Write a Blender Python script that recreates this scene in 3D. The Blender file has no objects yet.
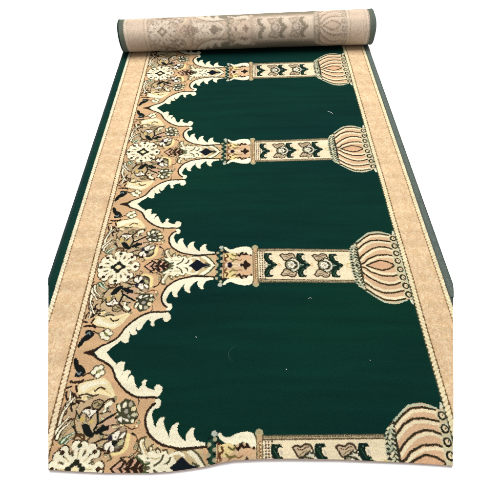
import bpy, math, random
import numpy as np
from mathutils import Vector

random.seed(4)
rng = np.random.default_rng(7)

# =====================================================================
#  1. THE WEAVE: the prayer-niche motif drawn as a knot plan in rug units
#     (u across the rug 0..1000, v along it, one niche every 470 units;
#      every niche is mirrored about its column axis, so only a half is drawn)
# =====================================================================
P = 470.0
HM = np.array([[4.90722779e+00, 1.61289280e+00, -6.93393498e+02],
               [-4.00451032e-02, -4.52577252e+00, 2.11443318e+03],
               [9.74627547e-05, 3.32971631e-03, 1.0]])
HI = np.linalg.inv(HM)

# the woven rows are not perfectly straight on the loom: small drift of v
CU = np.array([0., 120., 380., 560., 860., 1000.])
CV = np.array([0., 235., 470., 705., 940., 1175., 1410., 1880.])
CT = np.array([[-6, -5, -3, -1, 0, 0],
               [0, 0, 2, 2, -1, -1],
               [4, 4, 6, 3.3, -3.5, -4],
               [-3, -3, -3, -3, -3, -3],
               [-4, -5.5, -12, -9.5, -5, -4],
               [3, 3, 0, 0, 2, 2],
               [2, 2, 0.5, 5, 12, 14],
               [2, 2, 2, 5, 10, 12]], float)


def drift(u, v):
    iu = np.clip(np.searchsorted(CU, u) - 1, 0, len(CU) - 2)
    iv = np.clip(np.searchsorted(CV, v) - 1, 0, len(CV) - 2)
    a = np.clip((u - CU[iu]) / (CU[iu + 1] - CU[iu]), 0, 1)
    b = np.clip((v - CV[iv]) / (CV[iv + 1] - CV[iv]), 0, 1)
    a = a * a * (3 - 2 * a)
    b = b * b * (3 - 2 * b)
    return (CT[iv, iu] * (1 - a) + CT[iv, iu + 1] * a) * (1 - b) + \
           (CT[iv + 1, iu] * (1 - a) + CT[iv + 1, iu + 1] * a) * b


def photo_to_rug(p):
    p = np.asarray(p, float)
    q = np.c_[p, np.ones(len(p))] @ HM.T
    u, v = q[:, 0] / q[:, 2], q[:, 1] / q[:, 2]
    return np.c_[u, v - drift(u, v)]


def rug_to_photo(u, v):
    vv = v + drift(u, v)
    den = HI[2, 0] * u + HI[2, 1] * vv + HI[2, 2]
    return (HI[0, 0] * u + HI[0, 1] * vv + HI[0, 2]) / den, (HI[1, 0] * u + HI[1, 1] * vv + HI[1, 2]) / den


SS = 3.0                              # plan samples per rug unit
NU, ND = int(1000 * SS), int(235 * SS) + 1
PLAN = np.zeros((ND, NU, 3), np.float32)
YY, XX = np.mgrid[0:ND, 0:NU].astype(np.float32) / SS


def lin(c):
    c = np.asarray(c, float) / 255.0
    return np.where(c <= 0.04045, c / 12.92, ((c + 0.055) / 1.055) ** 2.4)


GREEN = lin((8, 48, 41))
TAN = lin((216, 177, 134))
TANG = lin((200, 174, 136))
CREAM = lin((251, 243, 212))
PALE = lin((243, 226, 178))
BROWN = lin((78, 54, 34))
DKB = lin((46, 32, 24))
NAVY = lin((20, 26, 36))
INK = lin((22, 27, 25))
OLIVE = lin((84, 80, 54))
GGREY = lin((122, 124, 104))
BAND = lin((229, 194, 156))
PINK = lin((214, 172, 144))
LEAFG = lin((28, 66, 46))


def box(x0, y0, x1, y1):
    i0, i1 = max(0, int(y0 * SS)), min(ND, int(y1 * SS) + 2)
    j0, j1 = max(0, int(x0 * SS)), min(NU, int(x1 * SS) + 2)
    return slice(i0, i1), slice(j0, j1)


def smooth(pts, closed=False, n=6):
    p = np.asarray(pts, float)
    if len(p) < 3:
        return p
    if closed:
        p = np.r_[p[-1:], p, p[:2]]
    else:
        p = np.r_[2 * p[:1] - p[1:2], p, 2 * p[-1:] - p[-2:-1]]
    out = []
    for k in range(1, len(p) - 2):
        a, b, c, d = p[k - 1:k + 3]
        for t in np.linspace(0, 1, n, endpoint=False):
            out.append(0.5 * (2 * b + (c - a) * t + (2 * a - 5 * b + 4 * c - d) * t * t + (3 * b - a - 3 * c + d) * t ** 3))
    if not closed:
        out.append(p[-2])
    return np.array(out)


def fill(q, col):
    q = np.asarray(q, float)
    s = box(q[:, 0].min(), q[:, 1].min(), q[:, 0].max(), q[:, 1].max())
    X, Y = XX[s], YY[s]
    if X.size == 0:
        return
    ins = np.zeros(X.shape, bool)
    for (x0, y0), (x1, y1) in zip(q, np.roll(q, -1, 0)):
        if y0 == y1:
            continue
        ins ^= ((y0 > Y) != (y1 > Y)) & (X < (x1 - x0) * (Y - y0) / (y1 - y0) + x0)
    PLAN[s][ins] = col


def stroke(q, w, col, taper=False):
    q = np.asarray(q, float)
    r = w / 2
    s = box(q[:, 0].min() - r, q[:, 1].min() - r, q[:, 0].max() + r, q[:, 1].max() + r)
    X, Y = XX[s], YY[s]
    if X.size == 0:
        return
    hit = np.zeros(X.shape, bool)
    n = len(q) - 1
    for k in range(n):
        (x0, y0), (x1, y1) = q[k], q[k + 1]
        dx, dy = x1 - x0, y1 - y0
        L = dx * dx + dy * dy + 1e-9
        t = np.clip(((X - x0) * dx + (Y - y0) * dy) / L, 0, 1)
        rr = r * (1 - 0.8 * (k + t) / n) if taper else r
        hit |= (X - x0 - t * dx) ** 2 + (Y - y0 - t * dy) ** 2 < rr ** 2
    PLAN[s][hit] = col


def disc(c, r, col, ry=None):
    ry = ry or r
    s = box(c[0] - r, c[1] - ry, c[0] + r, c[1] + ry)
    X, Y = XX[s], YY[s]
    PLAN[s][((X - c[0]) / r) ** 2 + ((Y - c[1]) / ry) ** 2 < 1] = col


class Sheet:
    """a drawing sheet: local sheet coordinates -> rug units, folded on a column axis"""
    def __init__(self, ox, oy, s, axis, side):
        self.o, self.s, self.axis, self.side = (ox, oy), s, axis, side
        a = photo_to_rug([(ox + 35, oy + 35), (ox + 36, oy + 35), (ox + 35, oy + 36)])
        self.k = 0.5 * (abs(a[1, 0] - a[0, 0]) + abs(a[2, 1] - a[0, 1])) / s

    def m(self, pts):
        p = np.asarray(pts, float) / self.s + np.array(self.o)
        q = photo_to_rug(p)
        d = (q[:, 1] - self.axis) * self.side
        return np.c_[q[:, 0], d]

    def fill(self, pts, col, line=None, w=9, sm=True):
        q = self.m(pts)
        if sm:
            q = smooth(q, True)
        fill(q, col)
        if line is not None:
            stroke(np.r_[q, q[:1]], w * self.k, line)

    def stroke(self, pts, w, col, sm=True, taper=False):
        q = self.m(pts)
        if np.mean(col) < 0.13:
            w = w * 1.22 + 1.0          # the dark outline yarn is laid a little heavier
        stroke(smooth(q) if sm else q, w * self.k, col, taper)

    def disc(self, c, r, col):
        disc(self.m([c])[0], r * self.k, col)


Z = 500 / 70.0
A = Sheet(45, 340, Z, 0.0, 1)
B = Sheet(100, 340, Z, 0.0, 1)
C = Sheet(45, 405, Z, 0.0, 1)
D = Sheet(100, 405, Z, 0.0, 1)
E = Sheet(160, 405, Z, 0.0, 1)
J = Sheet(40, 360, 500 / 140.0, 0.0, 1)
K = Sheet(80, 230, Z, P, -1)
F = Sheet(195, 230, Z, P, -1)
G = Sheet(255, 230, Z, P, -1)
I = Sheet(345, 225, 6.25, P, -1)
L = Sheet(140, 225, Z, P, -1)
S1 = Sheet(78, 392, 12.5, 0.0, 1)
S2 = Sheet(104, 392, 12.5, 0.0, 1)
S3 = Sheet(96, 420, 12.5, 0.0, 1)
S4 = Sheet(46, 400, 12.5, 0.0, 1)
S6 = Sheet(54, 370, 12.5, 0.0, 1)
S7 = Sheet(130, 432, 12.5, 0.0, 1)


def draw_plan():
    PLAN[:] = GREEN
    # ---------- contour of the figured ground (outside of the cream crests)
    out1 = np.r_[A.m([(285, 95), (318, 103), (345, 112), (380, 138)]),
                 B.m([(20, 153), (45, 168), (82, 198), (100, 240), (112, 277), (147, 325), (190, 368), (248, 402), (300, 410), (370, 408), (405, 412)])]
    out2 = np.r_[D.m([(392, -12), (362, 12), (338, 45), (323, 90), (324, 140), (344, 200), (380, 242), (430, 277), (490, 297)]),
                 E.m([(80, 300), (130, 312), (180, 310), (280, 303), (330, 297)])]
    out1[0, 1] = 235
    ground = np.r_[[[96, 236], [out1[0, 0], 236]], out1, out2, [[out2[-1, 0] + 14, out2[-1, 1]], [out2[-1, 0] + 14, -1], [96, -1]]]
    fill(ground, TAN)
    # muted, greyer ground tone in the left third and near the column
    fill(smooth(np.r_[C.m([(130, 200), (260, 260), (330, 330), (470, 240), (480, 100), (430, -120), (250, -80), (150, 60)])], True), TANG)
    fill(smooth(L.m([(190, 285), (200, 370), (240, 385), (330, 360), (440, 352), (500, 350), (500, 285)]), True), lin((214, 196, 152)))
    fill(smooth(np.r_[D.m([(262, 330), (280, 236), (330, 228), (400, 290), (470, 316)]), E.m([(60, 318), (180, 330), (290, 318), (300, 420), (60, 450)]), D.m([(300, 440)])], True), lin((208, 186, 142)))
    fill(J.m([(210, 205), (262, 195), (300, 235), (245, 262), (205, 250)]), lin((208, 172, 140)))

    # ---------- pink-brown pointed leaf on the axis
    # (upper = this half only; the mirror gives the other half)
    L.fill([(28, 292), (58, 316), (78, 330), (98, 322), (112, 310), (128, 330), (150, 338), (170, 326), (184, 312), (202, 330), (224, 318), (248, 286)], PINK, DKB, 9, sm=False)
    L.fill([(190, 288), (206, 312), (228, 308), (246, 287)], lin((176, 164, 124)), sm=False)
    for a_, w_ in ((62, 9), (100, 12), (138, 15), (172, 12)):
        L.stroke([(a_, 288), (a_ + 22, 298), (a_ + 38, 322)], w_, DKB)
    L.stroke([(40, 290), (90, 288)], 8, DKB)
    L.stroke([(205, 288), (222, 300), (200, 340), (186, 356)], 10, OLIVE)

    # ---------- cream acanthus beside the column base
    D.fill([(276, 282), (284, 248), (318, 236), (312, 268), (328, 308), (346, 330), (352, 300), (374, 300), (374, 338), (398, 356),
            (398, 322), (424, 316), (434, 345), (456, 362), (450, 330), (470, 322), (486, 352), (500, 400), (500, 450), (420, 452), (330, 436),
            (300, 398), (268, 372), (266, 350), (290, 345), (286, 310)], CREAM, OLIVE, 9)
    D.stroke([(300, 262), (306, 300), (330, 350), (370, 380)], 8, lin((206, 180, 128)))
    D.stroke([(372, 320), (392, 372), (420, 398)], 8, OLIVE)
    D.stroke([(330, 378), (372, 384), (360, 408), (320, 404)], 9, GGREY)
    D.stroke([(415, 335), (440, 380), (450, 420)], 8, lin((200, 178, 126)))
    S7.stroke([(60, 318), (110, 340), (160, 390), (215, 400), (265, 372), (285, 335), (270, 308), (242, 322)], 17, lin((62, 78, 48)))
    for pts in [[(110, 170), (100, 110), (150, 62), (205, 56)], [(225, 225), (240, 180), (290, 150)], [(310, 215), (345, 195), (370, 225)], [(400, 270), (415, 225), (460, 222)], [(95, 240), (150, 268)],
                [(200, 215), (225, 245), (262, 235)], [(330, 260), (350, 300), (395, 330)], [(430, 260), (450, 310)]]:
        S7.stroke(pts, 15, lin((98, 76, 48)))
    for pts in [[(160, 140), (170, 200), (215, 260), (260, 300)], [(330, 330), (360, 370), (420, 400)], [(250, 200), (280, 240)]]:
        S7.stroke(pts, 9, lin((222, 198, 150)))
    L.stroke([(235, 290), (300, 288), (372, 287)], 9, GGREY)
    L.fill([(250, 290), (236, 318), (214, 352), (240, 360), (270, 348), (300, 356), (330, 340), (352, 336), (372, 312), (372, 289)], CREAM)
    L.stroke([(262, 300), (292, 318), (300, 340)], 7, OLIVE)
    L.stroke([(310, 298), (336, 312), (340, 332)], 7, OLIVE)
    L.stroke([(238, 330), (262, 326), (280, 330)], 6, lin((196, 180, 130)))
    L.fill([(255, 292), (300, 300), (345, 302), (370, 292)], CREAM)

    # ---------- navy heart on the axis and the pale chevron behind it
    F.stroke([(70, 252), (128, 252), (88, 292), (45, 318)], 24, CREAM, False)
    F.stroke([(72, 268), (108, 256)], 7, OLIVE, False)
    F.stroke([(60, 325), (100, 300), (140, 258)], 7, OLIVE, False)
    F.stroke([(-30, 318), (20, 322), (60, 325)], 7, OLIVE)
    F.stroke([(-60, 300), (-20, 312), (10, 305), (20, 292)], 14, CREAM)
    L.fill([(352, 286), (372, 305), (384, 318), (405, 330), (424, 318), (452, 300), (495, 287)], NAVY)

    # ---------- fleshy cream scroll below the apex
    A.fill([(240, 325), (290, 302), (350, 288), (410, 272), (446, 290), (474, 326), (500, 392), (505, 430), (470, 412), (420, 392),
            (370, 388), (330, 398), (300, 425), (270, 440), (250, 440), (258, 405), (236, 370)], PALE)
    A.fill([(256, 330), (330, 303), (400, 292), (432, 300), (440, 318), (380, 318), (310, 342), (268, 372)], CREAM)
    A.stroke([(276, 418), (300, 380), (350, 352), (410, 352), (470, 388)], 9, lin((226, 198, 140)))
    A.stroke([(262, 300), (310, 290), (350, 282)], 6, OLIVE)

    # ---------- dark leaf beside the apex, twig, small blossom
    A.fill([(205, 142), (222, 128), (240, 150), (244, 176), (268, 186), (288, 214), (292, 238), (262, 262), (240, 270), (212, 268), (214, 246), (226, 228), (210, 205), (206, 170)], INK, None, sm=False)
    A.stroke([(225, 232), (245, 248), (256, 232)], 10, lin((128, 140, 140)))
    A.stroke([(270, 262), (300, 244), (330, 240), (350, 262)], 9, DKB)
    for c in [(368, 208), (400, 198), (408, 235), (378, 256), (348, 232)]:
        A.disc(c, 25, OLIVE)
    for c in [(368, 208), (400, 198), (408, 235), (378, 256), (348, 232)]:
        A.disc(c, 17, CREAM)
    A.disc((382, 228), 12, lin((150, 150, 90)))
    A.stroke([(188, 300), (215, 308), (240, 300), (262, 305)], 12, DKB)
    # ---------- cream sprays that climb beside the inner cord
    def ray(S, pts, w, fillc, line=BROWN, lw=14):
        S.stroke(pts, w + 2 * lw, line, taper=True)
        S.stroke(pts, w, fillc, taper=True)
    TANP = lin((206, 170, 136))
    S6.stroke([(125, 270), (90, 360), (70, 520)], 60, TANP)
    ray(S6, [(120, 540), (150, 450), (192, 380), (206, 300), (196, 235)], 40, CREAM, BROWN, 12)
    ray(S6, [(165, 450), (210, 400), (250, 350), (280, 300)], 34, CREAM, DKB, 10)
    for pts in [[(205, 150), (245, 162), (275, 150)], [(312, 170), (335, 150), (365, 128)], [(150, 228), (182, 222), (215, 212)], [(282, 205), (278, 232), (290, 268)],
                [(228, 290), (244, 318), (238, 340)], [(280, 352), (305, 340), (330, 350)], [(275, 385), (298, 398), (310, 418)], [(210, 425), (235, 415)], [(160, 280), (152, 330), (165, 372)], [(255, 300), (268, 330)]]:
        S6.stroke(pts, 22, DKB)
    S6.disc((296, 398), 20, DKB)
    for pts in [[(345, 300), (300, 330), (320, 320)], [(300, 290), (325, 305)]]:
        S6.stroke(pts, 12, PALE)
    # fronds
    S4.stroke([(330, 190), (260, 380), (200, 490)], 120, lin((200, 170, 132)))
    ray(S4, [(165, 330), (185, 230), (225, 140), (275, 75), (300, 20)], 38, CREAM, BROWN, 12)
    S4.stroke([(345, 48), (318, 70), (310, 108), (325, 140)], 20, DKB)
    S4.stroke([(385, 20), (410, 38)], 24, DKB)
    ray(S4, [(118, 455), (135, 380), (200, 305), (265, 235), (300, 200)], 36, CREAM, BROWN, 13)
    ray(S4, [(135, 480), (165, 405), (230, 335), (300, 285), (350, 262)], 34, CREAM, DKB, 11)
    S4.stroke([(272, 268), (300, 240), (340, 236)], 18, DKB)
    S4.stroke([(310, 292), (345, 302), (355, 328)], 18, DKB)
    ray(S4, [(165, 520), (205, 430), (270, 365), (345, 345)], 26, lin((196, 178, 138)), OLIVE, 9)
    ray(S4, [(190, 530), (250, 470), (320, 425), (405, 398)], 24, lin((226, 240, 212)), lin((52, 84, 58)), 14)
    ray(S4, [(235, 540), (300, 490), (380, 470)], 20, lin((216, 226, 196)), OLIVE, 10)
    S4.stroke([(60, 120), (30, 170), (50, 250)], 16, OLIVE)
    S4.stroke([(150, 100), (120, 240), (95, 380), (110, 500)], 17, DKB)
    S4.stroke([(95, 390), (70, 480), (85, 560)], 17, BROWN)

    # ---------- small outlined leaves that fill the ground between the motifs
    def leaflet(S, x, y, ang, ln, wd, col, line=DKB):
        ca, sa = math.cos(math.radians(ang)), math.sin(math.radians(ang))
        pts = [(0, 0), (0.3, 0.5), (0.65, 0.42), (1, 0), (0.6, -0.5), (0.25, -0.42)]
        S.fill([(x + ca * a * ln - sa * b * wd, y + sa * a * ln + ca * b * wd) for a, b in pts], col, line, 1.5 * S.s / 3.571)
        S.stroke([(x + ca * ln * 0.15, y + sa * ln * 0.15), (x + ca * ln * 0.75, y + sa * ln * 0.75)], 1.0 * S.s / 3.571, OLIVE)
    LG = lin((188, 178, 138))
    for x, y, a, l, w_, c in [(300, 232, 200, 24, 11, PALE), (322, 262, 150, 22, 10, LG), (212, 262, 60, 22, 11, LG), (252, 232, 20, 26, 11, PALE),
                              (272, 222, -30, 22, 10, LG), (128, 192, 70, 24, 11, PALE), (118, 215, 100, 22, 10, LG), (150, 214, 40, 18, 9, PALE),
                              (205, 300, 30, 22, 11, PALE), (196, 330, -20, 26, 11, LG), (222, 338, 10, 22, 10, PALE), (330, 150, 120, 22, 10, LG),
                              (340, 182, 80, 24, 11, PALE), (352, 212, 100, 20, 9, LG), (275, 130, 140, 20, 9, LG), (122, 262, 20, 22, 10, LG),
                              (230, 205, 150, 22, 9, PALE), (335, 320, -60, 24, 10, LG), (318, 345, -30, 20, 9, PALE), (165, 132, 10, 20, 9, LG)]:
        leaflet(J, x, y, a, l * 1.15, w_ * 1.25, c)
    J.stroke([(300, 232), (326, 246), (345, 237)], 2.6, BROWN)
    J.stroke([(252, 232), (282, 228), (312, 214), (330, 186), (338, 160)], 2.6, BROWN)
    J.stroke([(196, 330), (215, 322), (228, 326)], 2.6, BROWN)
    J.stroke([(128, 192), (122, 228), (132, 262), (150, 282)], 2.6, BROWN)
    J.stroke([(318, 345), (340, 330), (350, 310), (346, 280)], 2.6, BROWN)

    for pts in [[(262, 330), (258, 300), (236, 288)], [(330, 120), (352, 140), (348, 168)], [(140, 205), (128, 178), (140, 158)], [(215, 262), (240, 268), (258, 258)],
                [(186, 196), (176, 214), (160, 220)], [(330, 262), (345, 275), (342, 300)], [(118, 238), (128, 262), (120, 288)], [(270, 205), (282, 212), (276, 224)],
                [(288, 350), (310, 344), (322, 352)], [(338, 210), (350, 196), (346, 180)]]:
        J.stroke(pts, 4.2, INK, taper=True)
        J.disc(pts[0], 4.4, INK)
    for pts in [[(140, 128), (165, 122), (190, 128), (206, 124)], [(196, 112), (214, 98), (232, 104)], [(120, 160), (140, 146), (158, 150)]]:
        J.stroke(pts, 4, DKB)

    # ---------- stems and dark twin leaves
    S1.stroke([(240, 255), (244, 330), (240, 392), (195, 470)], 24, INK)
    S1.stroke([(240, 400), (300, 368), (340, 338), (400, 305), (455, 272)], 25, INK)
    S1.stroke([(150, 560), (110, 610), (80, 680)], 18, BROWN)
    J.stroke([(158, 330), (180, 304), (214, 285), (245, 279)], 5, DKB)
    J.fill([(146, 230), (160, 225), (175, 231), (180, 247), (193, 264), (188, 276), (168, 275), (154, 260), (150, 244)], INK, sm=False)
    J.fill([(186, 260), (198, 241), (214, 234), (224, 228), (232, 234), (247, 231), (244, 249), (228, 253), (218, 260), (200, 266)], INK, sm=False)
    J.stroke([(196, 250), (208, 240), (216, 236)], 3.5, lin((170, 150, 116)))
    S1.disc((50, 340), 30, lin((214, 186, 106)))
    S1.disc((165, 372), 28, lin((210, 184, 112)))

    # ---------- blossoms
    WH = lin((250, 242, 222))
    POD = lin((176, 156, 118))
    S1.fill([(172, 165), (185, 130), (225, 102), (272, 95), (318, 122), (318, 165), (272, 208), (220, 212), (182, 196)], POD, DKB, 17)
    S1.stroke([(200, 150), (235, 125), (262, 150), (240, 172)], 12, OLIVE)
    S1.stroke([(225, 185), (270, 165), (295, 140)], 11, OLIVE)
    S1.stroke([(150, 190), (110, 195), (70, 225), (30, 282)], 22, DKB)
    S1.fill([(48, 248), (78, 214), (130, 208), (180, 218), (236, 222), (222, 255), (190, 278), (152, 312), (126, 322), (112, 284), (76, 262)], WH, DKB, 13)
    S1.stroke([(140, 235), (150, 262), (136, 285)], 11, lin((120, 96, 80)))
    S1.stroke([(100, 290), (98, 345)], 14, OLIVE)
    S1.stroke([(238, 250), (262, 215), (300, 180)], 26, DKB)
    S1.stroke([(300, 170), (330, 128), (380, 94), (432, 84), (456, 120)], 20, DKB)
    S1.fill([(296, 240), (326, 216), (322, 172), (368, 128), (418, 104), (440, 124), (420, 160), (376, 182), (354, 204), (350, 240), (312, 262)], CREAM, OLIVE, 8)
    S1.fill([(370, 260), (360, 215), (385, 190), (430, 180), (450, 205), (440, 240), (405, 262)], lin((200, 172, 140)))
    S1.disc((368, 204), 16, lin((40, 56, 36)))
    S1.stroke([(345, 252), (372, 240), (398, 246)], 16, lin((50, 46, 34)))
    S1.stroke([(275, 268), (302, 272)], 15, DKB)
    # many-petalled round blossom
    S2.fill([(150, 150), (200, 140), (255, 85), (310, 90), (360, 110), (392, 160), (408, 230), (395, 300), (380, 380), (330, 396), (280, 400), (210, 400), (170, 370), (150, 290)], lin((68, 68, 48)))
    for pts, cc in [([(165, 165), (190, 152), (202, 178), (204, 238), (182, 232), (168, 205)], CREAM), ([(226, 192), (240, 145), (268, 120), (284, 135), (276, 170), (250, 195)], CREAM),
                    ([(300, 168), (312, 128), (345, 118), (362, 150), (338, 176), (316, 182)], lin((186, 176, 150))), ([(335, 222), (352, 182), (390, 180), (396, 218), (370, 234)], PALE),
                    ([(336, 286), (372, 256), (398, 268), (388, 302), (356, 304)], lin((214, 208, 172))), ([(332, 362), (348, 336), (372, 346), (366, 376), (344, 380)], CREAM),
                    ([(168, 338), (198, 306), (226, 322), (218, 346), (214, 372), (190, 364)], WH), ([(232, 322), (258, 328), (298, 340), (302, 366), (276, 366), (250, 344)], WH),
                    ([(155, 268), (172, 262), (176, 282), (160, 286)], CREAM), ([(248, 238), (262, 208), (290, 210), (302, 240), (284, 264), (258, 262)], lin((170, 164, 150))),
                    ([(285, 300), (300, 280), (322, 296), (312, 322)], lin((160, 160, 140)))]:
        S2.fill(pts, cc)
    S2.disc((405, 425), 30, lin((166, 112, 62)))
    S2.disc((405, 420), 18, lin((252, 230, 190)))
    # white blossom with its pale sheath
    S3.fill([(385, 165), (424, 176), (414, 260), (396, 340), (352, 392), (290, 428), (222, 448), (182, 432), (190, 404), (280, 385), (340, 340), (362, 268)], lin((244, 224, 160)))
    S3.fill([(170, 190), (230, 140), (290, 92), (372, 110), (376, 168), (352, 235), (345, 290), (318, 355), (260, 392), (190, 392), (90, 372), (80, 330), (105, 282), (160, 250)], lin((98, 84, 66)), DKB, 12)
    S3.fill([(290, 108), (320, 88), (350, 96), (368, 118), (330, 140), (300, 140)], lin((182, 160, 130)))
    S3.fill([(186, 192), (230, 156), (270, 130), (292, 140), (282, 180), (266, 215), (240, 246), (202, 238), (190, 215)], WH)
    S3.fill([(284, 212), (310, 182), (356, 148), (362, 174), (332, 210), (292, 236)], WH)
    S3.fill([(268, 272), (308, 244), (342, 238), (338, 270), (310, 306), (272, 318)], lin((190, 184, 140)))
    S3.fill([(98, 340), (108, 300), (150, 274), (182, 264), (202, 300), (218, 340), (212, 382), (172, 386), (162, 340), (140, 370), (110, 366)], WH)
    S3.stroke([(150, 385), (156, 350), (168, 330)], 16, DKB)
    S3.disc((240, 212), 12, lin((120, 96, 110)))
    S3.disc((170, 220), 34, lin((40, 36, 52)))
    S3.disc((225, 282), 34, INK)
    S3.stroke([(270, 268), (300, 232), (330, 235)], 13, DKB)
    S3.stroke([(50, 362), (90, 372)], 24, DKB)
    S3.stroke([(102, 412), (160, 408)], 22, DKB)
    S3.stroke([(262, 382), (320, 350)], 16, DKB)
    S3.stroke([(235, 345), (262, 322), (275, 345)], 13, lin((150, 150, 130)))
    # lily outline above the big axis flower (between stems)
    K.stroke([(200, 395), (216, 412), (250, 408), (262, 385)], 9, BROWN)

    # ---------- the large rosette on the axis
    ctr = K.m([(272, 266)])[0]
    ctr = np.array([ctr[0], 0.0])
    pet = [(0, 43), (31, 31), (44, 0), (-32, 30), (-44, 0)]
    jig = [0.0, 0.06, -0.05, 0.05, 0.0]
    lobes = []
    for (dx, dy), jg in zip(pet, jig):
        for a_ in (-0.17, 0.15):
            a2 = a_ + jg
            lobes.append((ctr + np.array([dx * math.cos(a2) - dy * math.sin(a2), dx * math.sin(a2) + dy * math.cos(a2)]), 8.2 + 1.2 * (a_ > 0)))
    for c, r in lobes:
        disc(c, r + 2.6, DKB)
    disc(ctr, 35, BROWN)
    for ang in (0.39, 1.18, 1.96, 2.75):
        d = np.array([math.cos(ang), math.sin(ang)])
        stroke([ctr + d * 32, ctr + d * 48], 7, TANG)
    for c, r in lobes:
        disc(c, r, CREAM)
        stroke([ctr, ctr + 0.9 * (c - ctr)], 8, CREAM)
    disc(ctr, 30, CREAM)
    for dx, dy in pet:
        c = ctr + np.array([dx, dy])
        disc(c, 4.6, DKB if dx else lin((44, 56, 36)))
        stroke([c, ctr + 1.28 * np.array([dx, dy])], 2.4, BROWN)
        stroke([ctr + 0.45 * np.array([dx, dy]), ctr + 0.72 * np.array([dx, dy])], 2.2, lin((206, 186, 132)))
    for ang in (0.39, 1.18, 1.96, 2.75):
        d = np.array([math.cos(ang), math.sin(ang)])
        stroke([ctr + d * 27, ctr + d * 34], 4.0, OLIVE)
    for dx, dy in [(-13.5, 0), (0, 12.5), (13.5, 0), (-7, 7), (7, 7)]:
        disc(ctr + np.array([dx, dy]), 6.2 if dx * dy == 0 else 4.2, lin((34, 38, 28)))
    disc(ctr, 6, PALE)
    for sx in (-1, 1):
        stroke([ctr + (sx * 58, 14), ctr + (sx * 66, 18), ctr + (sx * 62, 25)], 2.6, OLIVE)

    # ---------- cream crests with their flame teeth
    crest1 = np.r_[A.m([(350, 100)]), B.m([(-13, 127), (20, 147), (47, 164), (86, 196), (103, 236), (115, 274), (150, 322), (192, 364), (250, 398), (300, 406), (370, 403), (398, 408), (424, 396),
                   (442, 370), (446, 340), (426, 317), (402, 320), (386, 340), (390, 358), (345, 346), (324, 326), (325, 310), (336, 288), (318, 282), (300, 296),
                   (300, 318), (275, 344), (290, 366), (262, 338), (246, 302), (241, 266), (225, 249), (205, 264), (196, 292), (199, 252), (216, 240), (221, 222), (195, 214), (166, 228),
                   (150, 252), (160, 245), (172, 206), (172, 182), (179, 160), (155, 154), (130, 165), (116, 178), (110, 165), (76, 130), (42, 95)])]
    crest1[-1, 1] = 236
    crest1[0, 1] = 236
    fill(crest1, CREAM)
    stroke(smooth(out1), 5.0, DKB)
    fill(np.array([[out1[0, 0] - 4, 236], [out1[0, 0] + 8, 231.5], [out1[0, 0] + 22, 229], [out1[0, 0] + 20, 236]]), DKB)
    crest2 = np.r_[D.m([(385, 2), (362, 18), (342, 48), (327, 90), (328, 138), (348, 198), (383, 238), (432, 272), (490, 292)]),
                   E.m([(80, 294), (130, 307), (180, 304), (280, 297), (322, 294), (321, 268), (290, 264), (256, 250), (239, 216), (240, 186), (249, 163), (226, 164), (205, 184), (185, 214), (181, 262),
                        (150, 235), (126, 192), (122, 156), (136, 130), (115, 127), (85, 150), (66, 190), (66, 232)]),
                   D.m([(475, 190), (458, 150), (450, 112), (463, 96), (455, 84), (430, 89), (405, 124), (399, 162), (384, 138), (374, 98), (368, 68), (376, 42), (388, 28),
                        (396, 18), (402, 26), (422, 18), (434, -5), (434, -30), (420, -46), (396, -42)])]
    fill(crest2, CREAM)
    stroke(smooth(out2), 5.0, DKB)

    # ---------- column base: dark bead column + figured block + collar
    def vbar(S, x0, x1, y1, col):
        q = S.m([(x0, y1), (x1, y1)])
        fill([(q[0, 0], -1), (q[0, 0], q[0, 1]), (q[1, 0], q[1, 1]), (q[1, 0], -1)], col)
    vbar(F, 150, 192, 366, lin((30, 62, 50)))
    x0 = F.m([(171, 253)])[0][0]
    for k in range(6):
        disc((x0 + (6 if k % 2 else -5), k * 9.5 + 2), 4.0, lin((176, 172, 138)))
        disc((x0 + (-6 if k % 2 else 6), k * 9.5 + 4), 3.0, lin((14, 30, 30)))
    F.disc((178, 390), 14, lin((190, 196, 180)))
    vbar(F, 192, 416, 345, lin((219, 187, 148)))
    F.fill([(198, 386), (216, 362), (250, 346), (285, 338), (318, 344), (345, 350), (380, 332), (408, 326), (416, 350), (404, 380), (382, 394), (340, 394), (300, 386), (260, 372), (232, 376), (212, 392)], CREAM)
    F.stroke([(200, 352), (222, 340), (250, 336), (262, 340), (282, 312), (292, 336), (316, 318), (330, 342), (352, 322), (364, 340), (385, 308), (402, 324)], 10, DKB, False)
    F.stroke([(215, 300), (232, 318), (215, 332), (250, 325), (275, 318)], 9, lin((104, 66, 40)))
    F.stroke([(262, 275), (292, 290), (322, 285), (345, 300)], 7, lin((150, 108, 70)))
    F.fill([(320, 250), (326, 262), (342, 260), (350, 276), (364, 292), (374, 272), (396, 258), (402, 250)], DKB, sm=False)
    F.fill([(205, 300), (240, 290), (275, 300), (300, 325), (270, 345), (225, 342), (208, 330)], lin((236, 214, 152)))
    F.fill([(300, 290), (350, 296), (392, 290), (398, 318), (350, 322)], lin((222, 182, 142)))
    F.stroke([(200, 256), (206, 300), (200, 345)], 7, lin((132, 98, 66)))
    F.stroke([(222, 276), (212, 300), (232, 312), (224, 330)], 9, lin((104, 66, 40)))
    F.stroke([(250, 300), (268, 288), (300, 292)], 8, lin((120, 110, 60)))
    F.stroke([(262, 330), (285, 318), (300, 330)], 8, lin((110, 96, 56)))
    F.disc((249, 255), 17, lin((34, 26, 40)))
    F.disc((224, 255), 8, lin((238, 216, 190)))
    F.stroke([(268, 262), (300, 258)], 9, lin((236, 222, 176)))
    F.disc((316, 256), 6, lin((238, 214, 196)))
    F.stroke([(205, 250), (214, 272), (228, 282)], 6, lin((150, 108, 84)))
    vbar(F, 414, 454, 392, lin((120, 108, 78)))
    F.disc((434, 388), 20, lin((176, 168, 130)))
    vbar(F, 421, 447, 382, lin((205, 172, 130)))
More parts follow.
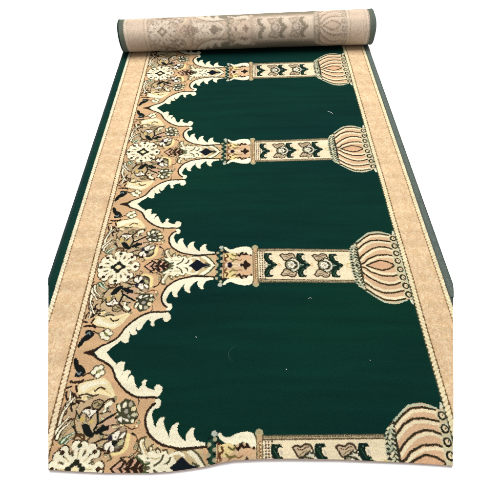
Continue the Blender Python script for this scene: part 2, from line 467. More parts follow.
    x0 = F.m([(434, 253)])[0][0]
    for k in range(7):
        disc((x0, 6.5 * k + 1.5), 3.4, lin((140, 104, 72)))
        disc((x0 + 1, 6.5 * k + 1), 1.6, PALE)

    # ---------- column shaft
    ua, ub = G.m([(22, 260)])[0][0], 762.0
    hw = 54.5
    fill([(ua, -1), (ua, hw), (ub, hw), (ub, -1)], lin((188, 172, 136)))
    fill([(ua, -1), (ua, hw - 7), (ub, hw - 7), (ub, -1)], lin((242, 226, 190)))
    stroke([(ua, hw - 8.2), (ub, hw - 8.2)], 3.0, lin((92, 74, 52)))
    stroke([(ua, hw - 0.5), (ub, hw - 0.5)], 2.4, lin((56, 58, 44)))
    u = ua
    while u < ub:
        stroke([(u, hw - 3.6), (u + 2.2, hw - 3.6)], 2.4, lin((92, 80, 58)))
        u += 5.2
    for k in range(8):
        for r in range(5):
            disc((ua + 5 + 6 * (r % 3) , 3 + 5.6 * k), 2.0, lin((104, 64, 52)) if (k + r) % 3 else lin((40, 34, 34)))

    tips = [G.m([(146, 258)])[0][0], G.m([(383, 258)])[0][0], 310 and photo_to_rug([(341.5, 265.5)])[0][0]]
    sc = (tips[1] - tips[0]) / 237.0      # rug units per drawing unit
    for i, ut in enumerate(tips):
        def q(pts):
            return np.array([(ut + (x - 470) * sc * 0.571, (297 - y) * sc * 0.72) for x, y in pts])
        gl = lin((72, 56, 40))
        if i:
            fill(smooth(q([(118, 176), (150, 160), (200, 170), (240, 150), (290, 160), (302, 186), (252, 216), (204, 242), (170, 242), (150, 215), (130, 196)]), True), lin((204, 184, 152)))
            stroke(smooth(q([(118, 176), (150, 160), (200, 170), (240, 150), (290, 160), (306, 190)])), 4.0, gl)
            stroke(smooth(q([(118, 176), (140, 205), (168, 242), (204, 242), (252, 216), (280, 200)])), 3.6, gl)
            stroke(smooth(q([(160, 184), (205, 192), (240, 176), (272, 172)])), 2.2, lin((96, 66, 48)))
            stroke(smooth(q([(180, 228), (214, 210), (250, 196)])), 2.0, lin((130, 110, 78)))
            fill(smooth(q([(180, 300), (190, 265), (230, 240), (275, 236), (315, 255), (345, 297)]), True), lin((164, 158, 128)))
            stroke(smooth(q([(180, 300), (188, 262), (226, 240), (262, 250)])), 3.6, lin((58, 58, 38)))
            stroke(smooth(q([(262, 232), (300, 222), (335, 250), (352, 297)])), 4.2, lin((226, 224, 204)))
            stroke(smooth(q([(285, 214), (325, 224), (358, 270), (362, 297)])), 3.2, lin((64, 68, 54)))
            stroke(smooth(q([(280, 250), (312, 262), (328, 297)])), 3.0, lin((60, 60, 46)))
            hub = q([(256, 297)])[0]
            disc(hub, 10.5, lin((52, 54, 42)), 11.5)
            for a_ in (0, 0.79, 1.57, 2.36, 3.14):
                c = hub + np.array([7.4 * math.cos(a_), 8.2 * math.sin(a_)])
                disc(c, 2.7, lin((250, 242, 220)), 3.0)
                stroke([hub, c], 2.0, lin((250, 242, 220)))
            disc(hub, 2.4, lin((150, 140, 80)))
            for p0, p1 in [((196, 262), (176, 286)), ((300, 214), (318, 200)), ((322, 236), (344, 226)), ((292, 262), (312, 284)), ((206, 246), (190, 240)), ((232, 226), (262, 222))]:
                stroke(q([p0, p1]), 3.2, lin((44, 48, 36)))
            stroke(smooth(q([(84, 297), (100, 280), (116, 297)])), 1.8, lin((216, 170, 120)))
        DG = lin((16, 38, 30))
        fill(q([(338, 172), (362, 148), (424, 148), (440, 176), (412, 172), (396, 180), (392, 206), (408, 236), (436, 240), (446, 262), (462, 268), (474, 298), (474, 304), (372, 304), (372, 290), (386, 264), (360, 238), (346, 206)]), DG)
        stroke(smooth(q([(356, 168), (352, 206), (372, 244), (400, 268), (440, 284), (466, 299)])), 11.0, DG)
        stroke(q([(384, 297), (440, 297)]), 9, DG)
        fill(q([(410, 196), (426, 192), (438, 214), (434, 230), (420, 224)]), lin((206, 196, 178)))
        stroke(q([(352, 182), (368, 214), (398, 252)]), 1.3, lin((58, 92, 64)))
        disc(q([(376, 170)])[0], 2.0, lin((92, 108, 92)))
        stroke(q([(352, 297), (404, 297)]), 2.6, lin((160, 190, 164)))
        for x, y in [(436, 262), (452, 278)]:
            disc(q([(x, y)])[0], 1.6, lin((120, 140, 110)))
    stroke(smooth([(tips[2] + 12, 0), (tips[2] + 19, 7), (tips[2] + 27, 0)]), 2.2, lin((208, 186, 110)))

    # ---------- dome
    dome = I.m([(100, 255), (108, 330), (130, 408), (180, 448), (240, 483), (300, 494), (350, 488), (400, 462), (430, 470), (425, 440), (395, 380), (360, 310), (330, 255)])
    dome[0, 1] = dome[-1, 1] = -1
    fill(smooth(dome), lin((221, 184, 146)))
    dk = lin((54, 46, 30))
    rib = [[(104, 262), (130, 272), (160, 295), (230, 320), (300, 322), (332, 312)],
           [(112, 300), (140, 322), (170, 341), (220, 366), (270, 378), (312, 375), (352, 358)],
           [(122, 360), (150, 380), (180, 402), (240, 426), (300, 426), (366, 412)],
           [(138, 405), (190, 440), (250, 470), (312, 475), (376, 462)]]
    for k, r in enumerate(rib):
        up = [(x + 2, y - 14) for x, y in r]
        I.stroke(up, 14, lin((243, 228, 190)), False)
        I.stroke(r, 7.6, dk, False)
    pet = I.m([(132, 255), (180, 272), (230, 286), (275, 276), (312, 255)])
    pet[0, 1] = pet[-1, 1] = 0
    fill(np.r_[pet, [[pet[-1, 0], -1], [pet[0, 0], -1]]], lin((222, 178, 140)))
    stroke(pet, 10.5 * I.k, dk)
    I.stroke([(132, 412), (190, 450), (245, 482), (310, 489), (385, 470)], 9, lin((190, 198, 170)), False)
    # plaited neck of the dome
    neck = I.m([(36, 255), (52, 320), (72, 365), (108, 405), (138, 415), (122, 360), (104, 255)])
    neck[0, 1] = neck[-1, 1] = -1
    fill(neck, lin((54, 52, 38)))
    ne = smooth(I.m([(44, 258), (60, 322), (82, 366), (112, 398)]), n=14)
    nr = smooth(I.m([(93, 258), (100, 318), (114, 362), (128, 398)]), n=14)
    ne[0, 1] = nr[0, 1] = 0

    def along(path, step):
        seg = np.r_[0, np.cumsum(np.hypot(*np.diff(path, axis=0).T))]
        s = np.arange(step * 0.4, seg[-1], step)
        return np.c_[np.interp(s, seg, path[:, 0]), np.interp(s, seg, path[:, 1])]
    mid = 0.52 * ne + 0.48 * nr
    for path, st, sl, wd in ((ne - (2, 0), 9.0, 1.8, 3.6), (0.72 * ne + 0.28 * nr, 9.0, -2.0, 2.6), (mid + (0, 3), 10.5, 2.6, 5.0), (0.15 * ne + 0.85 * nr, 9.0, -2.0, 3.0)):
        for k, c in enumerate(along(path, st)):
            stroke([c + (-1.8, -sl), c + (1.8, sl)], wd, [lin((204, 206, 174)), lin((226, 218, 184)), lin((170, 178, 150))][k % 3])
    # ring beads along the right border
    fill([(868, -1), (870, 30), (876, 62), (884, 96), (894, 108), (894, -1)], lin((206, 200, 166)))
    for c in [(343, 279), (360, 329), (378, 381), (396, 435)]:
        cc = I.m([c])[0]
        if cc[1] < 4:
            continue
        disc(cc, 12.0, lin((222, 208, 168)))
        disc(cc + (9, 8), 5, lin((206, 206, 178)))
        disc(cc, 8.4, lin((40, 40, 28)), 9.6)
        disc(cc + (0.8, 0.5), 4.6, lin((232, 214, 176)), 5.6)
        stroke([cc + (1, 0), cc + (4, 4)], 2, lin((80, 72, 48)))
        stroke([cc + (11, -4), cc + (15, 4)], 2.6, lin((58, 60, 44)))
    I.fill([(402, 462), (424, 470), (452, 497), (420, 494)], lin((222, 222, 196)), sm=False)

    # ---------- borders: plain beige band between two twisted cords, green selvedge
    PLAN[:, :int(24 * SS)] = lin((16, 54, 48))
    PLAN[:, int(24 * SS):int(112 * SS)] = BAND
    PLAN[:, int(893 * SS):int(980 * SS)] = BAND
    PLAN[:, int(980 * SS):] = lin((70, 82, 76))
    # stippled scroll texture of the band
    for (x0, x1) in ((32, 98), (908, 968)):
        for _ in range(620):
            x, y = random.uniform(x0, x1), random.uniform(0, 235)
            a = random.uniform(0, 6.28)
            c = random.choice([lin((238, 211, 172)), lin((220, 186, 145)), lin((237, 207, 164)), lin((221, 188, 142)), lin((240, 216, 178))])
            pts, turn = [(x, y)], random.choice([-1, 1]) * random.uniform(0.5, 1.0)
            for _k in range(6):
                x, y, a = x + 2.6 * math.cos(a), y + 2.6 * math.sin(a), a + turn
                pts.append((min(max(x, x0 - 3), x1 + 3), y))
            stroke(pts, 1.8, c)

    def cord(xc, w, left, right, lw=2.0, base=CREAM, hatch=lin((222, 198, 152))):
        PLAN[:, int((xc - w / 2) * SS):int((xc + w / 2) * SS)] = base
        y, k = 0.0, 0
        while y < 240:
            stroke([(xc - w * 0.45, y - 2), (xc + w * 0.45, y + 5)], 2.0, hatch)
            e = 1.0 if k % 2 else 0.4
            if left is not None:
                disc((xc - w / 2 - 0.4, y - 2), 1.2 + e, left, 3.2)
            if right is not None:
                disc((xc + w / 2 + 0.4, y + 5), 1.2 + e, right, 3.2)
            y += 235 / 24.0
            k += 1
        if left is not None:
            PLAN[:, int((xc - w / 2 - lw) * SS):int((xc - w / 2) * SS)] = left
        if right is not None:
            PLAN[:, int((xc + w / 2) * SS):int((xc + w / 2 + lw) * SS)] = right

    cord(25.5, 10, None, lin((150, 112, 74)), 1.8)
    cord(104.5, 11.5, lin((122, 90, 54)), lin((104, 76, 46)), 2.2, lin((248, 230, 194)), lin((226, 192, 148)))
    cord(899, 11.5, lin((70, 72, 52)), lin((122, 94, 56)), 2.2, lin((246, 232, 192)))
    cord(975, 10.5, lin((156, 120, 78)), None, 2.0, lin((246, 234, 196)))


draw_plan()
# box filter the plan down to one sample per rug unit /1.5
Fk = 2
PLAN = PLAN[:ND // Fk * Fk, :NU // Fk * Fk].reshape(ND // Fk, Fk, NU // Fk, Fk, 3).mean((1, 3))
PS = SS / Fk


def weave(u, v):
    """linear colour of the pile at rug coordinates"""
    w = np.mod(v, P)
    d = np.minimum(w, P - w)
    x = np.clip(u * PS - 0.5, 0, PLAN.shape[1] - 1.001)
    y = np.clip(d * PS - 0.5, 0, PLAN.shape[0] - 1.001)
    i, j = y.astype(int), x.astype(int)
    a, b = (x - j)[:, None], (y - i)[:, None]
    return (PLAN[i, j] * (1 - a) + PLAN[i, j + 1] * a) * (1 - b) + (PLAN[i + 1, j] * (1 - a) + PLAN[i + 1, j + 1] * a) * b


# =====================================================================
#  2. CAMERA GEOMETRY (used to lay the rug at its true place on the floor)
# =====================================================================
FPX, YH = 480.0, -303.0
TH = math.atan2(250.0 - YH, FPX)
WID = 1.2
CAMH = WID * math.cos(TH) / 0.6946
PILE = 0.009


def to_floor(x, y, z=PILE):
    x, y = np.asarray(x, float), np.asarray(y, float)
    dx, dy = (x - 250) / FPX, (250 - y) / FPX
    wy = math.cos(TH) + dy * math.sin(TH)
    wz = -math.sin(TH) + dy * math.cos(TH)
    t = (z - CAMH) / wz
    return dx * t, wy * t


GAIN = 2.0      # how strongly the lamps over-expose the sheet (albedo = seen / GAIN)

scene = bpy.context.scene
COL = scene.collection


# =====================================================================
#  3. MATERIALS
# =====================================================================
def new_mat(name):
    m = bpy.data.materials.new(name)
    m.use_nodes = True
    nt = m.node_tree
    return m, nt, nt.nodes['Principled BSDF']


def pile_material(name, rough=0.92, bump=0.35, noise_scale=900.0, streak=True, sheen=0.0):
    m, nt, b = new_mat(name)
    N, Lk = nt.nodes, nt.links
    at = N.new('ShaderNodeAttribute')
    at.attribute_name = 'yarn'
    tc = N.new('ShaderNodeTexCoord')
    n1 = N.new('ShaderNodeTexNoise')
    n1.inputs['Scale'].default_value = noise_scale
    n1.inputs['Detail'].default_value = 2
    Lk.new(tc.outputs['Object'], n1.inputs['Vector'])
    n2 = N.new('ShaderNodeTexNoise')
    n2.inputs['Scale'].default_value = 7
    n2.inputs['Detail'].default_value = 3
    mp = N.new('ShaderNodeMapping')
    mp.inputs['Scale'].default_value = (0.5, 3.5, 1)
    Lk.new(tc.outputs['Object'], mp.inputs['Vector'])
    Lk.new(mp.outputs['Vector'], n2.inputs['Vector'])
    r1 = N.new('ShaderNodeMapRange')
    r1.inputs['From Min'].default_value = 0.3
    r1.inputs['From Max'].default_value = 0.7
    r1.inputs['To Min'].default_value = 0.86
    r1.inputs['To Max'].default_value = 1.12
    Lk.new(n1.outputs['Fac'], r1.inputs['Value'])
    r2 = N.new('ShaderNodeMapRange')
    r2.inputs['From Min'].default_value = 0.3
    r2.inputs['From Max'].default_value = 0.7
    r2.inputs['To Min'].default_value = 0.88
    r2.inputs['To Max'].default_value = 1.10
    Lk.new(n2.outputs['Fac'], r2.inputs['Value'])
    mu = N.new('ShaderNodeMath')
    mu.operation = 'MULTIPLY'
    Lk.new(r1.outputs['Result'], mu.inputs[0])
    Lk.new(r2.outputs['Result'], mu.inputs[1])
    vm = N.new('ShaderNodeVectorMath')
    vm.operation = 'SCALE'
    Lk.new(at.outputs['Color'], vm.inputs[0])
    Lk.new(mu.outputs['Value'], vm.inputs['Scale'])
    Lk.new(vm.outputs['Vector'], b.inputs['Base Color'])
    b.inputs['Roughness'].default_value = rough
    b.inputs['Specular IOR Level'].default_value = 0.03
    b.inputs['Sheen Weight'].default_value = sheen
    b.inputs['Sheen Roughness'].default_value = 0.5
    bp = N.new('ShaderNodeBump')
    bp.inputs['Strength'].default_value = bump
    bp.inputs['Distance'].default_value = 0.0015
    Lk.new(n1.outputs['Fac'], bp.inputs['Height'])
    Lk.new(bp.outputs['Normal'], b.inputs['Normal'])
    return m


def yarn_material(name, col, scale=600.0, contrast=0.25, stripes=None):
    m, nt, b = new_mat(name)
    N, Lk = nt.nodes, nt.links
    tc = N.new('ShaderNodeTexCoord')
    n1 = N.new('ShaderNodeTexNoise')
    n1.inputs['Scale'].default_value = scale
    n1.inputs['Detail'].default_value = 3
    Lk.new(tc.outputs['Object'], n1.inputs['Vector'])
    cr = N.new('ShaderNodeValToRGB')
    c = lin(col) / GAIN
    cr.color_ramp.elements[0].position = 0.3
    cr.color_ramp.elements[1].position = 0.7
    cr.color_ramp.elements[0].color = (*(c * (1 - contrast)), 1)
    cr.color_ramp.elements[1].color = (*(c * (1 + contrast)), 1)
    Lk.new(n1.outputs['Fac'], cr.inputs['Fac'])
    Lk.new(cr.outputs['Color'], b.inputs['Base Color'])
    b.inputs['Roughness'].default_value = 0.9
    b.inputs['Specular IOR Level'].default_value = 0.15
    bp = N.new('ShaderNodeBump')
    bp.inputs['Strength'].default_value = 0.4
    bp.inputs['Distance'].default_value = 0.001
    Lk.new(n1.outputs['Fac'], bp.inputs['Height'])
    Lk.new(bp.outputs['Normal'], b.inputs['Normal'])
    return m


M_PILE = pile_material('wool_pile')
M_BACK = pile_material('woven_back', rough=0.85, bump=0.3, noise_scale=500, sheen=0.0)
M_BIND_L = yarn_material('dark_green_overcast_yarn', (34, 58, 56))
M_BIND_R = yarn_material('grey_green_overcast_yarn', (96, 108, 102), 260.0, contrast=0.28)
M_JUTE = yarn_material('pale_backing', (226, 200, 186), 300, 0.12)
M_CURL = yarn_material('grey_green_thread', (62, 98, 88), 300, 0.1)
M_LINT = yarn_material('white_lint', (236, 240, 236), 300, 0.05)


# =====================================================================
#  4. MESH HELPERS
# =====================================================================
def link(name, me, mat, parent=None):
    o = bpy.data.objects.new(name, me)
    COL.objects.link(o)
    if mat:
        me.materials.append(mat)
    if parent:
        o.parent = parent
    return o


def grid_mesh(name, pts, nr, nc, colours=None, smooth_shade=True):
    """pts (nr*nc,3) row-major -> quad grid"""
    me = bpy.data.meshes.new(name)
    idx = np.arange(nr * nc, dtype=np.int32).reshape(nr, nc)
    f = np.stack([idx[:-1, :-1], idx[:-1, 1:], idx[1:, 1:], idx[1:, :-1]], -1).reshape(-1, 4)
    me.vertices.add(nr * nc)
    me.vertices.foreach_set('co', np.ascontiguousarray(pts, np.float32).ravel())
    me.loops.add(f.size)
    me.loops.foreach_set('vertex_index', f.ravel())
    me.polygons.add(len(f))
    me.polygons.foreach_set('loop_start', np.arange(0, f.size, 4, dtype=np.int32))
    me.polygons.foreach_set('loop_total', np.full(len(f), 4, np.int32))
    me.polygons.foreach_set('use_smooth', np.full(len(f), smooth_shade, bool))
    me.update()
    if colours is not None:
        a = me.attributes.new('yarn', 'FLOAT_COLOR', 'FACE')
        a.data.foreach_set('color', np.c_[colours, np.ones(len(colours))].astype(np.float32).ravel())
    me.validate()
    return me


def py_mesh(name, verts, faces, smooth_shade=True):
    me = bpy.data.meshes.new(name)
    me.from_pydata([tuple(map(float, v)) for v in verts], [], faces)
    me.update()
    me.polygons.foreach_set('use_smooth', np.full(len(me.polygons), smooth_shade, bool))
    return me


# =====================================================================
#  5. THE RUG
# =====================================================================
bottom_x = np.array([40, 48, 75, 105, 150, 170, 185, 206, 220, 234, 260, 290, 340, 409, 440, 453, 470.])
bottom_y = np.array([468.6, 469.2, 471.0, 472.3, 472.4, 471.2, 469.2, 466.0, 462.6, 460.2, 458.9, 458.6, 459.2, 462.2, 464.2, 465.2, 466.0])
CUT_L, CUT_R = 48.2, 453.4


def v_bottom(u):
    """the cut end of the runner is wavy"""
    v = np.full(u.shape, 5.0)
    for _ in range(12):
        x, y = rug_to_photo(u, v)
        v = v + (y - np.interp(x, bottom_x, bottom_y)) * 2.1
    return v


def u_edges(v):
    """the runner is trimmed parallel to the walk along its front part"""
    ul, ur = np.full(v.shape, 0.0), np.full(v.shape, 1000.0)
    for _ in range(14):
        xl, _y = rug_to_photo(ul, v)
        ul = np.clip(ul + (CUT_L - xl) * 2.1, 0, 400)
        xr, _y = rug_to_photo(ur, v)
        ur = np.clip(ur + (CUT_R - xr) * 2.1, 600, 1000)
    return ul, ur


root = bpy.data.objects.new('prayer_rug', None)
COL.objects.link(root)
root['label'] = 'long green prayer rug runner with beige mosque arch pattern, far end rolled up'
root['category'] = 'rug'

V_END = 1790.0
NCOL, NROW = 561, 1201
su = np.linspace(0, 1, NCOL)
tv = np.linspace(0, 1, NROW)
Sg, Tg = np.meshgrid(su, tv)
Sg, Tg = Sg.ravel(), Tg.ravel()
ug = Sg * 1000
for _ in range(4):
    vb = v_bottom(ug)
    vg = vb + Tg * (V_END - vb)
    ul, ur = u_edges(vg)
    ug = ul + Sg * (ur - ul)
px, py = rug_to_photo(ug, vg)
gx, gy = to_floor(px, py, PILE + 0.0018)
def centres(a, nr, nc):
    a = a.reshape(nr, nc)
    return (0.25 * (a[:-1, :-1] + a[1:, :-1] + a[:-1, 1:] + a[1:, 1:])).ravel()


uc, vc = centres(ug, NROW, NCOL), centres(vg, NROW, NCOL)
nk = len(uc)
col = weave(uc + rng.normal(0, 0.4, nk), vc + rng.normal(0, 0.4, nk))
# gentle undulation of the cloth near the cut end + individual knot heights
und = 0.0016 * np.sin(gx * 9 + 1.0) * np.exp(-((vg - vb) / 160.0) ** 2)
def ripple(x, y):
    return 0.0012 * (1 + np.sin(y * 15 + 1.3 * np.sin(x * 5))) + 0.0008 * (1 + np.sin(x * 17 - y * 6))


rip = ripple(gx, gy) * np.clip(ug / 60.0, 0, 1) * np.clip((1000 - ug) / 60.0, 0, 1)
gz = PILE + und + rip * np.clip((vg - vb) / 60.0, 0, 1) * np.clip((V_END - vg) / 120.0, 0, 1) + rng.normal(0, 0.00035, len(gx))
# knot-to-knot dye variation
jit = 1 + rng.normal(0, 0.075, (nk, 1)) + rng.normal(0, 0.02, (nk, 3))
row_band = 1 + 0.03 * np.repeat(np.convolve(rng.normal(0, 1, NROW + 7), np.ones(9) / 3, 'valid'), NCOL - 1)[:, None]
dark = (col.mean(1) < 0.06)[:, None]
# two greens drift into each other: pile sheen painted in with dye variation
sheen_mix = (0.5 + 0.5 * np.sin(uc / 190.0 + np.sin(vc / 130.0)) * np.cos(vc / 170.0 + 0.6))[:, None]
col = np.where(dark, col * row_band * (np.array([0.9, 0.93, 1.06]) * (1 - sheen_mix) + np.array([1.2, 1.2, 0.98]) * sheen_mix), col) * jit
carpet = link('flat_length', grid_mesh('flat_length', np.c_[gx, gy, gz], NROW, NCOL, np.clip(col / GAIN, 0, 0.9)), M_PILE, root)

# backing under the pile (gives the carpet its thickness along the cut end)
idx = np.arange(NROW * NCOL).reshape(NROW, NCOL)
ring = np.r_[idx[0, ::6], idx[::10, -1], idx[-1, ::-6], idx[::-10, 0]]
rx, ry, rz = gx[ring], gy[ring], gz[ring]
n = len(ring)
cx, cy = rx.mean(), ry.mean()
vs = [(x, y, z - 0.0006) for x, y, z in zip(rx, ry, rz)] + [(x, y, 0.0006) for x, y in zip(rx, ry)]
fs = [(k, k + n, (k + 1) % n + n, (k + 1) % n) for k in range(n)]
fs.append(tuple(range(n, 2 * n)))
link('backing', py_mesh('backing', vs, fs, False), M_JUTE, root)


# the trim line on the floor (a straight cut on either side)
TRIM = {}
for key, cx_ in (('l', CUT_L), ('r', CUT_R)):
    p0, p1 = np.array(to_floor(cx_, 470.0)), np.array(to_floor(cx_, 250.0))
    TRIM[key] = (p0, (p1 - p0) / (p1[1] - p0[1]))


def trim(x, y):
    p, d = TRIM['l']
    x = max(x, p[0] + d[0] * (y - p[1]))
    p, d = TRIM['r']
    return min(x, p[0] + d[0] * (y - p[1])), y


# overcast binding along the two long edges: a flattened tube that follows the edge
def binding(vlo, vhi, u, width, height, off, mat):
    v = np.linspace(vlo, vhi, 1500)
    x, y = rug_to_photo(np.full(v.shape, float(u)), v)
    X, Y = to_floor(x, y)
    T = np.gradient(np.c_[X, Y], axis=0)
    T /= np.linalg.norm(T, axis=1)[:, None]
    Nn = np.c_[T[:, 1], -T[:, 0]]
    if off < 0:
        Nn = -Nn
    vs, fs = [], []
    K_ = 12
    for i in range(len(v)):
        rib_ = 1 + 0.07 * math.sin(i * math.pi / 2) + 0.03 * math.sin(i * 0.013) + 0.02 * math.sin(i * 0.07 + 1)
        for k in range(K_):
            a = 2 * math.pi * k / K_
            s = abs(off) + width * 0.5 * math.cos(a) * rib_
            xx_, yy_ = trim(X[i] + Nn[i, 0] * s, Y[i] + Nn[i, 1] * s)
            vs.append((xx_, yy_, height * 0.5 + 0.001 + height * 0.5 * math.sin(a) * rib_))
    for i in range(len(v) - 1):
        for k in range(K_):
            fs.append((i * K_ + k, i * K_ + (k + 1) % K_, (i + 1) * K_ + (k + 1) % K_, (i + 1) * K_ + k))
    fs.append(tuple(range(K_))[::-1])
    fs.append(tuple((len(v) - 1) * K_ + k for k in range(K_)))
    return link('edge_binding', py_mesh('edge_binding', vs, fs), mat, root)


def v_at(xcut, u):
    v = np.array([300.0])
    for _ in range(60):
        x, _y = rug_to_photo(np.array([float(u)]), v)
        v = v + (xcut - x) * (3.5 if u < 500 else -3.5)
    return float(v[0])


bl = binding(v_at(CUT_L, 0) - 6, V_END, 0, 0.010, 0.0105, -0.001, M_BIND_L)
bl['label'] = 'dark green overcast edge'
br = binding(v_at(CUT_R, 1000) - 40, V_END, 988.5, 0.0215, 0.0125, 0.0005, M_BIND_R)
br['label'] = 'grey green overcast edge'

# ---------------------------------------------------------------------
#  the rolled far end: a spiral of carpet, back side out
# ---------------------------------------------------------------------
R0 = 0.0775
ALP = math.radians(25)
pl = np.array(to_floor(125.5, 53.0, PILE))
pr = np.array(to_floor(367.0, 45.0, PILE))
ax = (pr - pl)
LEN = np.linalg.norm(ax)
ax /= LEN
bk = np.array([-ax[1], ax[0]])          # away from the camera
base_l = pl + bk * 0.217 * R0
V_AXIS_ANGLE = math.radians(236)        # roll angle (from the floor contact, over the back) where a column axis lies
TURNS = 3.6
NA, NB = 1150, 561
ang = np.linspace(math.radians(4), math.radians(360 * TURNS), NA)   # 0 = floor contact, increasing inward
rad = R0 - 0.0105 * (ang / (2 * math.pi)) ** 1.0 * 0.98
# outermost lap starts where the flat length lifts off; only the visible lap needs fine rows
fine = np.linspace(math.radians(0), math.radians(375), 520)
inner = np.linspace(math.radians(375), math.radians(360 * TURNS), 261)[1:]
ang = np.r_[fine, inner]
NA = len(ang)
rad = R0 - 0.0100 * np.maximum(0, ang - math.radians(300)) / (2 * math.pi)
su2 = np.linspace(0, 1, NB)
SA, AA = np.meshgrid(su2, ang)
RR = np.repeat(rad[:, None], NB, 1)
sag = (1 + 0.10 * (SA - 0.5)) - 0.035 * np.cos(AA * 2 + 0.5) + (0.008 * np.sin(SA * 9 + 1.5) + 0.006 * np.sin(SA * 23)) * np.sin(AA)
hgt = PILE + R0 * (1 + 0.10 * (SA - 0.5)) + RR * sag * (-np.cos(AA))
off = RR * sag * np.sin(AA)
tele = 0.004 * np.sin(AA * 1.3)                         # the laps do not line up perfectly at the ends
along_ = SA * LEN + tele
wx = base_l[0] + ax[0] * along_ + bk[0] * off
wy = base_l[1] + ax[1] * along_ + bk[1] * off
RU, RV = SA * 1000, 4 * P + (AA - V_AXIS_ANGLE) * R0 / WID * 1000
RU, RV = centres(RU, NA, NB), centres(RV, NA, NB)
nk = len(RU)
front = weave(RU + rng.normal(0, 2.2, nk), RV + rng.normal(0, 2.2, nk))
srgb = lambda c: np.where(c <= 0.0031308, c * 12.92, 1.055 * np.power(np.maximum(c, 1e-6), 1 / 2.4) - 0.055)
fs_ = srgb(front)
lum = fs_.mean(1, keepdims=True)
grey = lum * 0.45 + fs_ * 0.55
tint = grey * 0.36 + np.array([0.88, 0.785, 0.70]) * 0.63
tint = np.where(lum < 0.26, fs_ * 0.18 + np.array([0.60, 0.53, 0.46]) * 0.95, tint)
sel = ((RU < 17) | (RU > 986))[:, None]
tint = np.where(sel, np.array([0.40, 0.43, 0.38]), tint)
# knot backs and warp threads showing through
jit = 1 + rng.normal(0, 0.05, (nk, 1)) + 0.025 * np.sin(RU * 1.1)[:, None]
backc = lin(np.clip(tint * 255 * jit, 0, 255))
rp = np.c_[wx.ravel(), wy.ravel(), hgt.ravel() + rng.normal(0, 0.00015, wx.size)]
roll = link('rolled_end', grid_mesh('rolled_end', rp, NA, NB, np.clip(backc / GAIN, 0, 0.9)), M_BACK, root)
roll['label'] = 'rolled far end showing the faded woven back'


# binding on both ends of the roll (spiral cords)
def roll_binding(s, mat, w):
    a = np.linspace(0, math.radians(360 * TURNS), 500)
    r = R0 - 0.0100 * np.maximum(0, a - math.radians(300)) / (2 * math.pi)
    sg = (1 + 0.10 * (s - 0.5)) - 0.035 * np.cos(a * 2 + 0.5) + 0.008 * np.sin(s * 9 + 1.5) * np.sin(a)
    al = s * LEN + 0.004 * np.sin(a * 1.3) + (w * 0.3 if s > 0.5 else -w * 0.3)
    vs, fs = [], []
    K_ = 8
    for i in range(len(a)):
        for k in range(K_):
            t = 2 * math.pi * k / K_
            rr = r[i] * sg[i] - 0.0035 + 0.0052 * math.sin(t)
            aa = al[i] + w * 0.5 * math.cos(t)
            o = rr * math.sin(a[i])
            h = PILE + R0 * (1 + 0.10 * (s - 0.5)) - rr * math.cos(a[i])
            vs.append((base_l[0] + ax[0] * aa + bk[0] * o, base_l[1] + ax[1] * aa + bk[1] * o, h))
    for i in range(len(a) - 1):
        for k in range(K_):
            fs.append((i * K_ + k, i * K_ + (k + 1) % K_, (i + 1) * K_ + (k + 1) % K_, (i + 1) * K_ + k))
    return link('edge_binding', py_mesh('edge_binding', vs, fs), mat, root)


roll_binding(0.0, M_BIND_L, 0.009)
roll_binding(1.0, M_BIND_R, 0.012)

# ---------------------------------------------------------------------
#  bits of lint lying on the green field
# ---------------------------------------------------------------------
def lint(path, w, label):
    x, y = to_floor([p[0] for p in path], [p[1] for p in path], PILE + 0.004)
    q = smooth(np.c_[x, y], n=5)
    vs, fs = [], []
    for i, (a, b) in enumerate(q):
        t = q[min(i + 1, len(q) - 1)] - q[max(i - 1, 0)]
        t = t / (np.linalg.norm(t) + 1e-9)
        nn = (-t[1], t[0])
        ww = w * (0.35 + 0.65 * math.sin(math.pi * (i + 0.6) / (len(q) + 0.2)))
        for k in range(6):
            g = 2 * math.pi * k / 6
            vs.append((a + nn[0] * ww * math.cos(g), b + nn[1] * ww * math.cos(g), PILE + 0.0010 + float(ripple(a, b)) + ww * (1 + math.sin(g)) * 0.6))
    for i in range(len(q) - 1):
        for k in range(6):
            fs.append((i * 6 + k, i * 6 + (k + 1) % 6, (i + 1) * 6 + (k + 1) % 6, (i + 1) * 6 + k))
    fs.append(tuple(range(6)))
    fs.append(tuple((len(q) - 1) * 6 + k for k in range(6)))
    o = link('lint', py_mesh('lint', vs, fs), M_LINT)
    o['label'] = label
    o['category'] = 'lint'
    o['group'] = 'bits of lint on the green field'
    return o


lint([(195.6, 336.6), (196.2, 337.2), (196.8, 337.4)], 0.0012, 'tiny white lint speck on the nearest green field, close to its arched left side')
lint([(285.8, 368.8), (286.4, 369.2), (287.0, 369.5)], 0.0013, 'tiny white lint speck nearest the middle of the front green field')
lint([(308.2, 298.3), (310.2, 297.7), (312.0, 298.2)], 0.0008, 'short white thread lying just below the second nearest column shaft')
lint([(327.5, 111.5), (330.5, 112.6), (333.0, 114.2)], 0.0011, 'pale diagonal thread on the green field between the two farthest domes')

lint([(369.6, 359.8), (370.3, 360.2), (370.9, 360.1)], 0.0008, 'tiny white lint speck on the front green field, nearest the right border')
curl = lint([(236.5, 345.5), (231.5, 349.0), (228.6, 353.5), (229.6, 358.5), (234.0, 362.5)], 0.0005, 'faint grey green curl of thread on the middle of the front green field')
curl.data.materials.clear()
curl.data.materials.append(M_CURL)

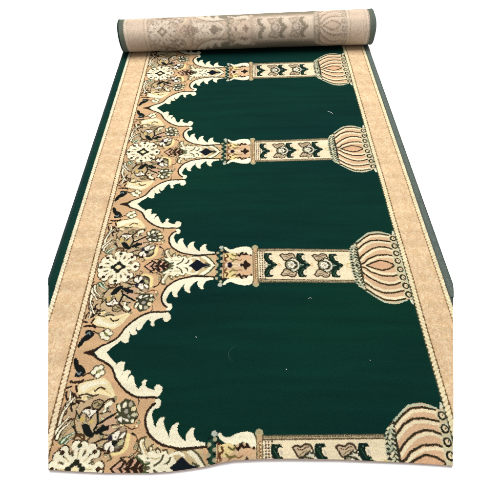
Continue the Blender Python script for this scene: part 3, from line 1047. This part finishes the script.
# =====================================================================
#  6. FLOOR
# =====================================================================
fm, nt, b = new_mat('white_floor')
tc = nt.nodes.new('ShaderNodeTexCoord')
nz = nt.nodes.new('ShaderNodeTexNoise')
nz.inputs['Scale'].default_value = 2.0
nt.links.new(tc.outputs['Object'], nz.inputs['Vector'])
cr = nt.nodes.new('ShaderNodeValToRGB')
cr.color_ramp.elements[0].color = (0.90, 0.90, 0.90, 1)
cr.color_ramp.elements[1].color = (0.92, 0.92, 0.92, 1)
nt.links.new(nz.outputs['Fac'], cr.inputs['Fac'])
nt.links.new(cr.outputs['Color'], b.inputs['Base Color'])
b.inputs['Roughness'].default_value = 0.8
b.inputs['Specular IOR Level'].default_value = 0.2
S = 30.0
fl = link('floor', py_mesh('floor', [(-S, -S, 0), (S, -S, 0), (S, S, 0), (-S, S, 0)], [(0, 1, 2, 3)], False), fm)
fl['kind'] = 'structure'
fl['label'] = 'plain bright white floor'

# =====================================================================
#  7. LIGHT, CAMERA
# =====================================================================
w = bpy.data.worlds.new('World')
scene.world = w
w.use_nodes = True
bg = w.node_tree.nodes['Background']
bg.inputs['Color'].default_value = (1.0, 0.99, 0.98, 1)
bg.inputs['Strength'].default_value = 0.72

la = bpy.data.lights.new('softbox', 'AREA')
la.shape = 'RECTANGLE'
la.size, la.size_y = 3.0, 2.4
la.energy = 225
la.color = (1.0, 0.985, 0.96)
lo = bpy.data.objects.new('softbox', la)
COL.objects.link(lo)
lo.location = (0.1, 2.3, 3.0)
lo.rotation_euler = (Vector((0.0, 1.15, 0)) - lo.location).to_track_quat('-Z', 'Y').to_euler()

cam = bpy.data.cameras.new('Camera')
cam.sensor_fit = 'HORIZONTAL'
cam.sensor_width = 36.0
cam.lens = 36.0 * FPX / 500.0
cam.clip_start, cam.clip_end = 0.02, 200
co = bpy.data.objects.new('Camera', cam)
COL.objects.link(co)
co.location = (0, 0, CAMH)
co.rotation_euler = (math.pi / 2 - TH, 0, 0)
scene.camera = co

vs_ = scene.view_settings
vs_.view_transform = 'Standard'
vs_.look = 'None'
vs_.exposure = 0.0
vs_.gamma = 1.0
